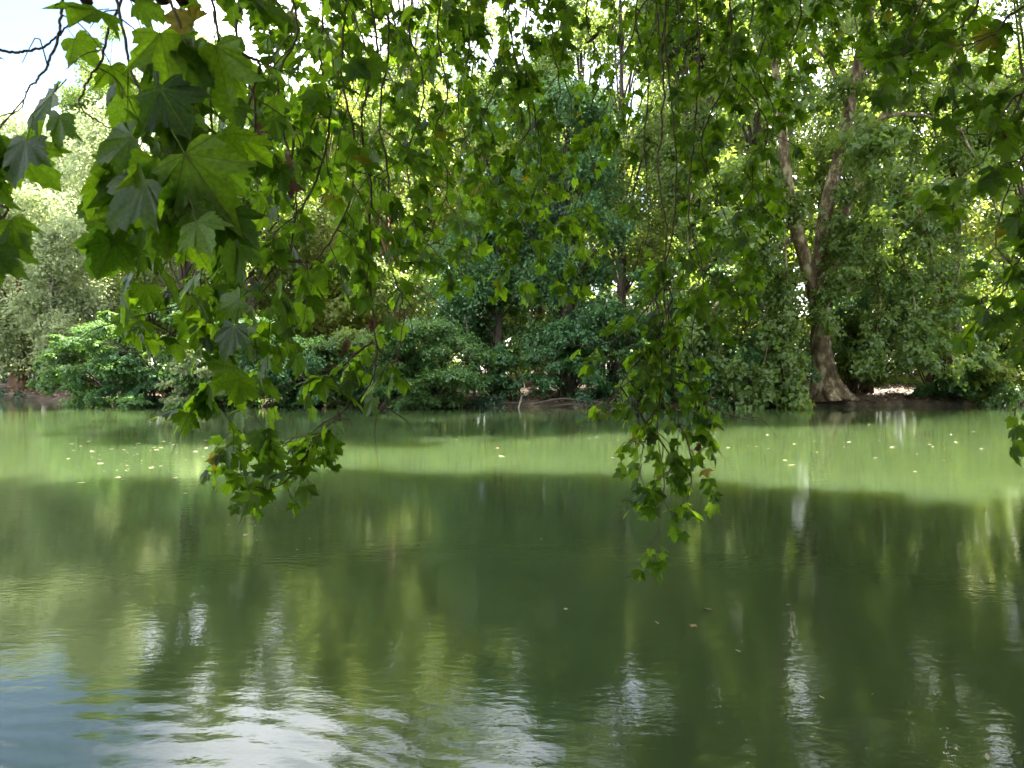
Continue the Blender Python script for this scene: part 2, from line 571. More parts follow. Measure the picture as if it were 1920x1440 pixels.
def crown_mesh(name, rng, clumps, n, size, mat, base, shape='oval', layered=0.0, droop=0.3, spray=18, spread=0.34, shell=0.45, clip=True):
    """leaf sprays spread through clumps: array rows cx cy cz rx ry rz"""
    cl = np.asarray(clumps, float)
    w = cl[:, 3] * cl[:, 4] + cl[:, 3] * cl[:, 5]
    w = w / w.sum()
    ns = max(4, n // spray)
    ci = rng.choice(len(cl), ns, p=w)
    d = unit(rng.normal(size=(ns, 3)))
    rr = shell + (1 - shell) * rng.random(ns) ** 0.6
    sc_ = cl[ci, :3] + d * cl[ci, 3:] * rr[:, None]
    out = unit(d / cl[ci, 3:])
    sdir = unit(out * np.array([1, 1, 0.35]) + rng.normal(0, 0.35, (ns, 3)) + np.array([0, 0, -droop]))
    stint = rng.random(ns)
    si = np.repeat(np.arange(ns), spray)
    N = len(si)
    mean_r = cl[ci, 3:].mean(1)
    along = (rng.random(N) - 0.5) * 2
    off = rng.normal(size=(N, 3)) * np.array([1, 1, 1 - 0.8 * layered])
    sp = np.clip(spread * mean_r, 0.12, 0.55)
    pos = sc_[si] + sdir[si] * (along * sp[si] * 1.5)[:, None] + off * (sp[si] * 0.5)[:, None]
    nrm = unit(out[si] * (0.55 - 0.4 * layered) + np.array([0, 0, 0.75 + layered]) + rng.normal(0, 0.45 - 0.2 * layered, (N, 3)))
    tip = unit(sdir[si] + rng.normal(0, 0.6, (N, 3)) * np.array([1, 1, 1 - 0.6 * layered]) + np.array([0, 0, -droop]))
    if clip:
        gz = np.where((pos[:, 1] > shore_far(pos[:, 0])), ground_z(pos[:, 0], pos[:, 1]), 0.0)
        keep = pos[:, 2] > gz + 0.04
        pos, nrm, tip, si = pos[keep], nrm[keep], tip[keep], si[keep]
        N = len(pos)
    sz = size * (0.65 + 0.7 * rng.random(N))
    tint = np.clip(0.65 * stint[si] + 0.35 * rng.random(N), 0, 1)
    tint[rng.random(N) > 0.994] = 1.0
    V, F = (OVAL_V, OVAL_F) if shape == 'oval' else (LOBE_V, LOBE_F)
    W, G, T = scatter(V, F, pos, frames(tip, nrm), sz, tint)
    return mesh_of(name, W - np.asarray(base), [G], mat, tint=T)


def broadleaf(label, px, Y, top, bot, hw, n, size, mat, seed, name="broadleaf_tree", trunk_r=0.22, bark=None, lean=0.0,
              clumps=34, shape='oval', ivy=0, squash=0.75, group="trees along the far bank", trunk_px=None, gaps=1.0, fork=2):
    """a tree whose crown spans photograph rows top..bot at distance Y"""
    rng = np.random.default_rng(seed)
    base = at(px if trunk_px is None else trunk_px, 740, Y)
    base[2] = float(ground_z(base[0], base[1])) - 0.05
    t = at(px, top, Y)
    b = at(px, bot, Y)
    W = hw / FPX * Y
    H = t[2] - b[2]
    mid = np.array([t[0], Y + 0.3, (t[2] + b[2]) / 2])
    cl = []
    for i in range(clumps):
        for _ in range(30):
            p = rng.uniform(-1, 1, 3)
            rad_ = np.hypot(p[0], p[1]) / (1.0 - 0.45 * max(p[2], 0) ** 2 - 0.25 * max(-p[2], 0) ** 2)
            if 0.25 < max(rad_, abs(p[2])) < 1 and rad_ < 1:
                break
        r = W * (0.22 + 0.20 * rng.random()) * gaps
        cl.append([mid[0] + p[0] * (W - r * 0.7), mid[1] + p[1] * (W - r * 0.7) * 0.9, mid[2] + p[2] * (H / 2 - r * squash * 0.6), r, r, r * squash])
    cl = np.array(cl)
    root = empty(name, base, label, "tree", group)
    tb = Tubes()
    lx = lean / FPX * Y
    topz = mid[2] + H * 0.33
    path = smooth_path([base, base + [lx * 0.2 + rng.normal(0, .1), 0, (topz - base[2]) * 0.35],
                        [base[0] * 0.5 + mid[0] * 0.5 + lx * 0.5, Y, base[2] + (topz - base[2]) * 0.68], [mid[0] + lx * 0.3, Y + 0.2, topz]], 16)
    tb.add(path, [trunk_r * 1.55, trunk_r * 1.08, trunk_r, trunk_r * 0.8, trunk_r * 0.5, trunk_r * 0.12], 9, 0.12, rng)
    for c in cl:
        zz = base[2] + (c[2] - base[2]) * (0.55 + 0.2 * rng.random())
        k_ = int(np.argmin(abs(path[:, 2] - zz)))
        s = path[k_]
        m_ = (s + c[:3]) / 2 + np.array([0, 0, 0.12 * np.linalg.norm(c[:3] - s)]) + rng.normal(0, 0.15, 3)
        f = trunk_r * (0.42 - 0.22 * k_ / 16)
        tb.add(smooth_path([s, m_, c[:3]], 7), [f, f * 0.6, f * 0.12], 5, 0.1, rng)
    link("trunk", tb.mesh("trunk", bark or M_BARK, base), root)
    cr = link("crown", crown_mesh("crown", rng, cl, int(n * 1.2), size * 1.42, mat, base, shape), root)
    cr["kind"] = "stuff"
    if ivy:
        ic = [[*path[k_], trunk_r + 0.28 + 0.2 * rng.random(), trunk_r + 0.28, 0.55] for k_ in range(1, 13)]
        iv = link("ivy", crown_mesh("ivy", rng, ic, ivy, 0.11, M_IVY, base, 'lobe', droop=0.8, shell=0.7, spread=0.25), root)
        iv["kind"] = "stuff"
    return root


def shrub(label, px, Y, top, bot, hw, n, size, mat, seed, name="bank_shrub", layered=0.7, clumps=14, shape='oval',
          group="shrubs on the far bank", stem_back=1.5, stems=5, droop=0.35, depth=0.9):
    rng = np.random.default_rng(seed)
    c = at(px, 0.5 * (top + bot), Y)
    W = hw / FPX * Y
    zt, zb = at(px, top, Y)[2], max(at(px, bot, Y)[2], 0.06)
    H = zt - zb
    by = max(Y + stem_back, float(shore_far(c[0])) + 0.5)
    base = np.array([c[0], by, float(ground_z(c[0], by)) - 0.03])
    cl = []
    for i in range(clumps):
        p = rng.uniform(-1, 1, 3)
        f = 1.0 - 0.55 * max(p[2], 0) ** 1.5 - 0.15 * max(-p[2], 0)
        r = W * (0.17 + 0.2 * rng.random())
        cl.append([c[0] + p[0] * (W - r * 0.6) * f, Y + p[1] * W * depth * 0.7, c[2] + p[2] * (H / 2 - r * 0.25), r, r, r * (0.75 - 0.4 * layered)])
    for i in range(clumps):                      # shoots that break the outline
        a_ = rng.uniform(-0.2, math.pi + 0.2)
        k_ = rng.uniform(0.85, 1.2)
        r = W * rng.uniform(0.07, 0.16)
        cl.append([c[0] + math.cos(a_) * W * k_, Y + rng.uniform(-0.8, 0.5) * W * depth, c[2] + (math.sin(a_) - 0.25) * H * 0.5 * k_, r, r, r * 0.6])
    cl = np.array(cl)
    root = empty(name, base, label, "shrub", group)
    tb = Tubes()
    for c_ in cl:
        s = base + np.array([rng.normal(0, 0.2), rng.normal(0, 0.15), 0])
        m_ = s * 0.45 + c_[:3] * 0.55 + np.array([0, 0, 0.25 * abs(c_[2] - s[2]) + 0.2]) + rng.normal(0, 0.12, 3)
        tb.add(smooth_path([s, m_, c_[:3]], 8), [0.045, 0.028, 0.006], 5, 0.1, rng)
    link("stems", tb.mesh("stems", M_BARK, base), root)
    f_ = link("foliage", crown_mesh("foliage", rng, cl, int(n * (0.6 if Y > 45 else 1.1)), size * (1.6 if Y > 45 else 1.3), mat, base, shape, layered=layered, droop=droop), root)
    f_["kind"] = "stuff"
    return root


# ------------------------------------------------------------------ trees beyond the water, left to right
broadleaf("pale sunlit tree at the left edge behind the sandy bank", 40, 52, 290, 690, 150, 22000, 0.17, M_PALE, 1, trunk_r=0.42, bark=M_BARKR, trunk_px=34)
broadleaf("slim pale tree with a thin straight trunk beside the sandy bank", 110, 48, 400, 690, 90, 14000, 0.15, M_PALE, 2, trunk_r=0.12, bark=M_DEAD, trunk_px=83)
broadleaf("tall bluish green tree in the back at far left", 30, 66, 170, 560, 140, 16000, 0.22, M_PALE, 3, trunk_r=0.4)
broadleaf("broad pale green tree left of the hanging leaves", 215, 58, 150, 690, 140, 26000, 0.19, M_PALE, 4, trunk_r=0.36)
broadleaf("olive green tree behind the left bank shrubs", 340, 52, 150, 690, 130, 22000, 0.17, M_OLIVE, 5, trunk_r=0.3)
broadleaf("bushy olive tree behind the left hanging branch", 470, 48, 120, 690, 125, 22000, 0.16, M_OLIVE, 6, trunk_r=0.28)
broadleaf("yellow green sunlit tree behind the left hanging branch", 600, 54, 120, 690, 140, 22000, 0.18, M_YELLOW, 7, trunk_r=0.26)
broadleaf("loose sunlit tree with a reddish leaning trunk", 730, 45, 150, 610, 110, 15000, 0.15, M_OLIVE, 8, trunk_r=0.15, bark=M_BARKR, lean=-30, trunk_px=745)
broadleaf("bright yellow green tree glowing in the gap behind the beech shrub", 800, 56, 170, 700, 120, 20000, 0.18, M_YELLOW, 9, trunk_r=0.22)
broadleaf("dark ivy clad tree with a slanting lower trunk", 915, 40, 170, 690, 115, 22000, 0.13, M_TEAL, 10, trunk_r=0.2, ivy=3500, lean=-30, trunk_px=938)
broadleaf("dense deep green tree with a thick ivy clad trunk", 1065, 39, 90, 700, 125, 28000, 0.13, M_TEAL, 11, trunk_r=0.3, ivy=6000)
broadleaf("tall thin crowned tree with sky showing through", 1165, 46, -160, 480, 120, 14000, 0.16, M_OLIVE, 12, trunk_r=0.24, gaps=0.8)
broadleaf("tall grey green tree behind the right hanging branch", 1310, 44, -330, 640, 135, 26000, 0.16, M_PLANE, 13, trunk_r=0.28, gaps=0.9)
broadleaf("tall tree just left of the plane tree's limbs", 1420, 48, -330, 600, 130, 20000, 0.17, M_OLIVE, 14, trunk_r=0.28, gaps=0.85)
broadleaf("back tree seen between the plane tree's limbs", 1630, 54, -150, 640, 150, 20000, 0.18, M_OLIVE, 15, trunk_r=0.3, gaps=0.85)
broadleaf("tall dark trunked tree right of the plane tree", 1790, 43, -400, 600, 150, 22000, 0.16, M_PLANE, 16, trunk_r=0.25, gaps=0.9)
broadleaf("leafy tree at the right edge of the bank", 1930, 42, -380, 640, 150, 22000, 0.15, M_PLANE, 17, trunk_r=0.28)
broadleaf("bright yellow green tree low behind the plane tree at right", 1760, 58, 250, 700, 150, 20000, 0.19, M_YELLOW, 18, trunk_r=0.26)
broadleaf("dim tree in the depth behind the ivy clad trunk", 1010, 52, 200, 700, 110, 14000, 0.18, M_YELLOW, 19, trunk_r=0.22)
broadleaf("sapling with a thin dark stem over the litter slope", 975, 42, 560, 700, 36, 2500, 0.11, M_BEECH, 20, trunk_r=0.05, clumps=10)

# the wood behind: further trees, alike, standing deeper on the land
src = [o for o in COL.objects if o.name.startswith("broadleaf_tree")]
BK = np.random.default_rng(91)
for i in range(30):
    t_ = src[int(BK.choice([3, 4, 5, 6, 12, 13, 14]))]
    c_ = link("broadleaf_tree", None, None, None, "tree in the dim wood behind the bank trees", "tree", "wood behind the bank trees")
    X_ = -48 + i * 3.6 + BK.normal(0, 1.0)
    Y_ = 66 + BK.uniform(-4, 12) + (8 if X_ < -20 else 0)
    c_.location = (X_, Y_, float(ground_z(X_, Y_)) - 0.1)
    k_ = BK.uniform(0.95, 1.1) if X_ < -22 else BK.uniform(1.08, 1.25) if X_ < 5 else BK.uniform(1.08, 1.3)
    c_.scale = (k_ * 1.1, k_ * 1.1, k_)
    c_.rotation_euler = (0, 0, BK.uniform(0, 6.28))
    for ch in t_.children:
        d_ = ch.copy()
        COL.objects.link(d_)
        d_.parent = c_

DW = np.random.default_rng(14)
cl = []
for i in range(420):
    X_ = DW.uniform(-110, 110)
    r_ = DW.uniform(2.0, 4.0)
    cl.append([X_, 100 + DW.uniform(-6, 10), DW.uniform(0.5, 15) * (0.8 + 0.25 * math.sin(X_ * 0.13)), r_, r_, r_ * 0.7])
link("distant_wood", crown_mesh("distant_wood", DW, cl, 35000, 0.95, M_OLIVE, (0, 0, 0), spread=0.5), kind="stuff",
     label="hazy wood far behind the bank trees", cat="wood")

# ------------------------------------------------------------------ shrubs on the bank
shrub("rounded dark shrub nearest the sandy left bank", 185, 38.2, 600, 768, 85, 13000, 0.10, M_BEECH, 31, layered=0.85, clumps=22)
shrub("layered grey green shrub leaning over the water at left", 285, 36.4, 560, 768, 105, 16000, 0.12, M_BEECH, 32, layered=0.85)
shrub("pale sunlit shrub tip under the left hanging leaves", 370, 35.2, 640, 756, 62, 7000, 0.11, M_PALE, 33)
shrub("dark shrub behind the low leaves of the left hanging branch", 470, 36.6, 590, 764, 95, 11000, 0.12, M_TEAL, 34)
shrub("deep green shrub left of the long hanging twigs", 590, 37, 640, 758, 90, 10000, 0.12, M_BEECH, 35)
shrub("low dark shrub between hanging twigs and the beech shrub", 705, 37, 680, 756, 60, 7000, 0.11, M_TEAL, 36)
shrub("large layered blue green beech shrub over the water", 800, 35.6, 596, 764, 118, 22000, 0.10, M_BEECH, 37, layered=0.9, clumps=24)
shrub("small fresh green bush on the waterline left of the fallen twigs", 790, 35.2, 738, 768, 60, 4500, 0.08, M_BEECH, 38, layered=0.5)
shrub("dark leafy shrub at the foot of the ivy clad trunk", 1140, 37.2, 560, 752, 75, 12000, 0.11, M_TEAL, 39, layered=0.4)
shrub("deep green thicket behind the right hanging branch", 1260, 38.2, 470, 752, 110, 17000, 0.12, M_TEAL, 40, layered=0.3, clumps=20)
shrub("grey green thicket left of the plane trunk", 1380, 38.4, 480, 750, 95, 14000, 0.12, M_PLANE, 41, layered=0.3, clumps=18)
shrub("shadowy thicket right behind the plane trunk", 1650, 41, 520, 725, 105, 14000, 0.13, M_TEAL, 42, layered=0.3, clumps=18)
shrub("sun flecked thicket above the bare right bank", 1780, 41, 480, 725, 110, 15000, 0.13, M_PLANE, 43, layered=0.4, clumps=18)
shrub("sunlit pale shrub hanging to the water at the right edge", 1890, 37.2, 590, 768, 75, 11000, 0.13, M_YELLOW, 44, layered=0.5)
shrub("low dark bush on the right bank edge", 1800, 38.6, 690, 762, 70, 7000, 0.12, M_TEAL, 45, layered=0.4)
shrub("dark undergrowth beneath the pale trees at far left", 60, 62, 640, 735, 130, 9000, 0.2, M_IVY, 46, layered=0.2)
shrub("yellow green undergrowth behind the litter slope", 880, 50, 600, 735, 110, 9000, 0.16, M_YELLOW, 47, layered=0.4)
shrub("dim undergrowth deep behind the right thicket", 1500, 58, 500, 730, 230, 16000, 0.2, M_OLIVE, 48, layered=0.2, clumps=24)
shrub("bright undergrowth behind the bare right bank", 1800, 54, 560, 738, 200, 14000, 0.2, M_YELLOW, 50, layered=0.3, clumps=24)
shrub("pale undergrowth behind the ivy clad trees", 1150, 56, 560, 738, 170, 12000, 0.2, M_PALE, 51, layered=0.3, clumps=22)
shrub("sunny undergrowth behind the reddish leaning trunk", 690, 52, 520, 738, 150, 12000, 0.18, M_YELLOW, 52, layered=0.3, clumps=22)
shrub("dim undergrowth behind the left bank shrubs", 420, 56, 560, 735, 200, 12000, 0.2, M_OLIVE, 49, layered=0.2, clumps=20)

FILL = [("ragged green shrub sagging into the water by the sandy bank", 140, 39.5, 640, 768, 60, M_BEECH), ("tangled shrub between the two left bank shrubs", 235, 37.0, 650, 772, 70, M_TEAL),
        ("shady shrub dipping into the water under the left hanging leaves", 420, 36.0, 660, 772, 85, M_BEECH), ("leafy shrub touching the water behind the left hanging tip", 540, 36.2, 640, 770, 85, M_TEAL),
        ("olive bush above the undercut bank left of the beech shrub", 650, 36.6, 620, 765, 70, M_OLIVE), ("dense low bush below the reddish leaning trunk", 745, 36.4, 640, 768, 70, M_TEAL),
        ("small dark bush between the beech shrub and the slanting trunk", 925, 37.4, 650, 758, 42, M_TEAL), ("broad dark bush filling the foot of the deep green tree", 1065, 37.6, 600, 752, 70, M_TEAL),
        ("blue green bush left of the right hanging branch", 1195, 37.4, 600, 758, 70, M_BEECH), ("dense bush behind the tapering right hanging tip", 1310, 37.2, 600, 764, 80, M_BEECH),
        ("dark overhanging bush left of the plane roots", 1440, 37.4, 620, 764, 70, M_TEAL), ("leaf curtain right of the plane trunk", 1620, 39.6, 580, 735, 60, M_PLANE),
        ("green bush hanging low near the right edge", 1850, 37.8, 600, 768, 65, M_BEECH)]
for i, (lb, px, Y, t_, b_, w_, m_) in enumerate(FILL):
    shrub(lb, px, Y, t_, b_, w_, 8000, 0.11, m_, 200 + i, layered=0.35 + 0.5 * (i % 3) / 2, clumps=20, droop=0.5)

# ------------------------------------------------------------------ the great plane tree on the far bank
rng = np.random.default_rng(77)
PY = 38.0
pbase = at(1548, 752, PY)
pbase[2] = float(ground_z(pbase[0], pbase[1])) - 0.1
plane = empty("plane_tree", pbase, "great plane tree with mottled forked trunk on the far bank at right", "tree", "trees along the far bank")


def pp(lst, dy=0.0):
    return [at(x, y, PY + dy * i) for i, (x, y) in enumerate(lst)]


tb = Tubes()
tr = smooth_path([pbase] + pp([(1545, 700), (1538, 640), (1540, 590), (1536, 540)]), 22)
tb.add(tr, [1.0, 0.68, 0.55, 0.48, 0.46, 0.50, 0.42], 18, 0.07, rng)
for a in np.linspace(0, 6.28, 8)[:-1]:
    tb.add(smooth_path([pbase + [0.35 * math.cos(a), 0.35 * math.sin(a), 0.9], pbase + [0.95 * math.cos(a), 0.95 * math.sin(a), 0.30],
                        pbase + [1.7 * math.cos(a), 1.7 * math.sin(a), 0.02]], 7), [0.34, 0.28, 0.06], 7, 0.1, rng)
link("trunk", tb.mesh("trunk", M_PBARK, pbase), plane)
LIMBS = [([(1536, 590), (1516, 510), (1496, 440), (1480, 370), (1470, 280), (1462, 180), (1440, 60), (1420, -80)], [0.40, 0.40, 0.36, 0.27, 0.2, 0.1], -0.25),
         ([(1540, 585), (1538, 500), (1545, 420), (1566, 320), (1592, 210), (1612, 100), (1636, 0), (1655, -120), (1660, -220)], [0.46, 0.46, 0.40, 0.33, 0.28, 0.2, 0.08], 0.15),
         ([(1546, 590), (1562, 550), (1592, 500), (1630, 455), (1668, 420), (1720, 380), (1780, 330)], [0.30, 0.27, 0.22, 0.14, 0.06], 0.5),
         ([(1550, 560), (1568, 470), (1588, 390), (1640, 260), (1690, 140), (1730, 20), (1760, -100)], [0.25, 0.27, 0.27, 0.25, 0.18, 0.08], 0.7),
         ([(1496, 440), (1450, 470), (1400, 500), (1350, 560), (1320, 610)], [0.2, 0.14, 0.1, 0.05], -0.8),
         ([(1592, 210), (1570, 150), (1545, 105), (1510, 70)], [0.16, 0.12, 0.05], -0.5),
         ([(1566, 320), (1640, 230), (1720, 215), (1800, 240)], [0.15, 0.12, 0.04], -0.9),
         ([(1480, 370), (1430, 330), (1370, 310), (1290, 340)], [0.18, 0.12, 0.04], -0.7)]
for pl, rd, dy in LIMBS:
    tb = Tubes()
    tb.add(smooth_path(pp(pl, dy), 6 * len(pl)), [v * 0.85 for v in rd], 11, 0.08, rng)
    link("limb", tb.mesh("limb", M_PBARK, pbase), plane)
# crown: clumps along and around the limbs, thinner where the sky shows
cl = []
for i in range(190):
    x = rng.uniform(1260, 1860)
    y = rng.uniform(-320, 520)
    if rng.random() < 0.25:
        y = rng.uniform(-420, -50)
    if ((x - 1545) / 330) ** 2 + ((y - 50) / 510) ** 2 > 1:
        continue
    r = rng.uniform(0.7, 1.35)
    # keep the trunk and its fork in view
    near_limb = abs(x - 1530) < 60 and y > 330
    dy = rng.uniform(-4.5, 5.0)
    if near_limb:
        dy = rng.uniform(2.0, 5.0)
    cl.append([*at(x, y, PY + dy), r, r, r * 0.65])
cr = link("crown", crown_mesh("crown", rng, cl, 48000, 0.28, M_PLANE, pbase, 'lobe', droop=0.5, spread=0.3), plane)
cr["kind"] = "stuff"
# low drooping boughs in front of and beside the trunk
LOW = [([(1540, 400), (1575, 480), (1560, 560), (1530, 600)], -1.4), ([(1440, 300), (1450, 420), (1430, 520)], -2.5), ([(1620, 300), (1650, 400), (1630, 480)], -2.4), ([(1300, 340), (1290, 460), (1310, 560), (1290, 650)], -2.0),
       ([(1400, 500), (1430, 560), (1440, 640), (1420, 720), (1400, 765)], -3.0), ([(1470, 420), (1475, 540), (1465, 650), (1480, 740), (1500, 775)], -3.2),
       ([(1350, 560), (1340, 650), (1360, 720)], -2.2), ([(1440, 470), (1480, 590), (1470, 690), (1490, 735)], -2.5),
       ([(1630, 455), (1650, 560), (1640, 640), (1620, 690)], -2.4), ([(1668, 420), (1710, 540), (1720, 640), (1740, 700)], -3.0),
       ([(1780, 330), (1800, 480), (1780, 600), (1790, 690)], -3.0), ([(1720, 380), (1760, 560), (1700, 660)], -2.0),
       ([(1800, 240), (1870, 400), (1880, 560), (1850, 690)], -2.6), ([(1570, 330), (1590, 430), (1600, 510)], -1.6)]
for pl, dy in LOW:
    pts = smooth_path([at(x, y, PY + dy * (0.25 + 0.75 * i / (len(pl) - 1))) for i, (x, y) in enumerate(pl)], 16)
    tb = Tubes()
    tb.add(pts, [0.06, 0.035, 0.012], 5, 0.1, rng)
    c2 = [[*(p + rng.normal(0, 0.25, 3)), 0.55, 0.5, 0.38] for p in pts[2:]]
    b_ = link("drooping_bough", tb.mesh("drooping_bough", M_PBARK, pbase), plane)
    f_ = link("foliage", crown_mesh("foliage", rng, c2, 1700, 0.20, M_PLANE, pbase, 'lobe', droop=0.6, spread=0.5), b_)
    f_["kind"] = "stuff"

# ------------------------------------------------------------------ the near plane tree that overhangs the viewer
rng = np.random.default_rng(5)
nbase = np.array([5.5, -3.6, float(ground_z(5.5, -3.6)) - 0.1])
near = empty("overhanging_plane_tree", nbase, "plane tree overhanging the water in the foreground with long drooping leafy branches", "tree")
tb = Tubes()
tb.add(smooth_path([nbase, [5.4, -3.5, 2], [5.2, -3.2, 4.5], [4.9, -2.8, 6.8]], 14), [0.95, 0.62, 0.52, 0.45], 14, 0.07, rng)
link("trunk", tb.mesh("trunk", M_PBARK, nbase), near)
BOUGHS = [[(4.9, -2.8, 6.6), (2.5, 0.5, 6.6), (0.2, 3.5, 6.4), (-1.8, 6.2, 6.6), (-3.2, 9, 8.0)],
          [(4.9, -2.8, 6.8), (4.2, 1.5, 7.2), (3.2, 6, 7.4), (2.6, 10, 8.3), (1.8, 14, 10.8)],
          [(5.0, -2.8, 6.7), (7.2, 1.0, 7.0), (8.4, 5, 7.2), (9.0, 9.5, 8.6), (9.2, 13, 10.6)],
          [(4.9, -2.9, 6.2), (1.0, -1.8, 6.0), (-2.2, 0.6, 5.2), (-4.0, 2.6, 5.0)],
          [(4.9, -2.8, 6.8), (4.4, 0.5, 10), (2.4, 5.0, 12.5), (2.5, 9.5, 14), (5.0, 16.0, 16), (8.0, 21.5, 16.8)],
          [(5.0, -2.8, 6.8), (7.0, -0.5, 10), (8.5, 4.0, 12.5), (10.0, 9.0, 14), (13.0, 14.0, 15.5), (16.0, 18.0, 16)],
          [(5.0, -2.8, 6.6), (9.0, -1.5, 9), (13.5, 1.0, 10.5), (17.5, 4.0, 11)]]
bough_pts = []
for b in BOUGHS:
    p = smooth_path(b, 26)
    bough_pts.append(p)
    tb = Tubes()
    tb.add(p, [0.24, 0.17, 0.11, 0.05], 8, 0.08, rng)
    link("bough", tb.mesh("bough", M_PBARK, nbase), near)
bough_all = np.vstack(bough_pts)

# the crown above the frame: it shades the near water out to this outline
EDX, EDY = [-12, -7, -3, 0, 1.5, 2.8, 4.5, 6, 8, 12], [11.4, 12.2, 12.9, 13.3, 12.4, 11.2, 10.2, 9.5, 8.8, 8.2]
cl = []
while len(cl) < 480:
    x, y, z = rng.uniform(-8, 23), rng.uniform(-9, 25), rng.uniform(6.0, 21)
    if ((x - 7.5) / 14.5) ** 2 + ((y - 6.5) / 17.0) ** 2 + ((z - 12) / 9.0) ** 2 > 1:
        continue
    if y > 0.5 and z < CAM_Z + 0.50 * y + 1.9:      # stays above what the hanging branches fill
        continue
    if z < 6.5:
        continue
    f_ = np.array([x, y, z]) - sun_vec * (z - 4.0) / sun_vec[2]      # a thinner part of the crown lets sun onto the hanging branches
    if -4.0 < f_[0] < 2.5 and 3.0 < f_[1] < 7.5 and rng.random() < 0.6:
        continue
    r = rng.uniform(1.1, 1.9)
    f_ = np.array([x, y, z]) - sun_vec * z / sun_vec[2]
    if f_[1] + 0.75 * r > np.interp(f_[0], EDX, EDY):
        continue
    cl.append([x, y, z, r, r, r * 0.6])
for i in range(70):                                  # unseen foliage behind the viewer, added to block skylight on the near leaves
    r = rng.uniform(0.9, 1.6)
    cl.append([rng.uniform(-10, 18), rng.uniform(-10, -4), rng.uniform(1.8, 8), r, r, r * 0.7])
n_front = 0
while n_front < 300:                                 # unseen outer crown, placed along the sun's rays to fill the shadow edge
    x = rng.uniform(-10, 11)
    back = 7.5 * rng.random() ** 1.6
    z = rng.uniform(10, 18.5)
    r = rng.uniform(0.9, 1.5)
    p = np.array([x, np.interp(x, EDX, EDY) - 0.9 - back, 0]) + sun_vec * z / sun_vec[2]
    if p[2] < CAM_Z + 0.50 * p[1] + 1.7:
        continue
    cl.append([*p, r, r, r * 0.6])
    n_front += 1
for i in range(120):                                 # unseen low foliage right of the viewer, added to darken the near water
    y = rng.uniform(-4, 13)
    r = rng.uniform(1.0, 1.8)
    cl.append([rng.uniform(max(7.0, 0.85 * y + 4.5), 23), y, rng.uniform(2.2, 9.5), r, r, r * 0.7])
cr = link("crown", crown_mesh("crown", rng, cl, 165000, 0.42, M_NEAR, nbase, 'oval', droop=0.4, spread=0.35, clip=False), near)
cr["kind"] = "stuff"

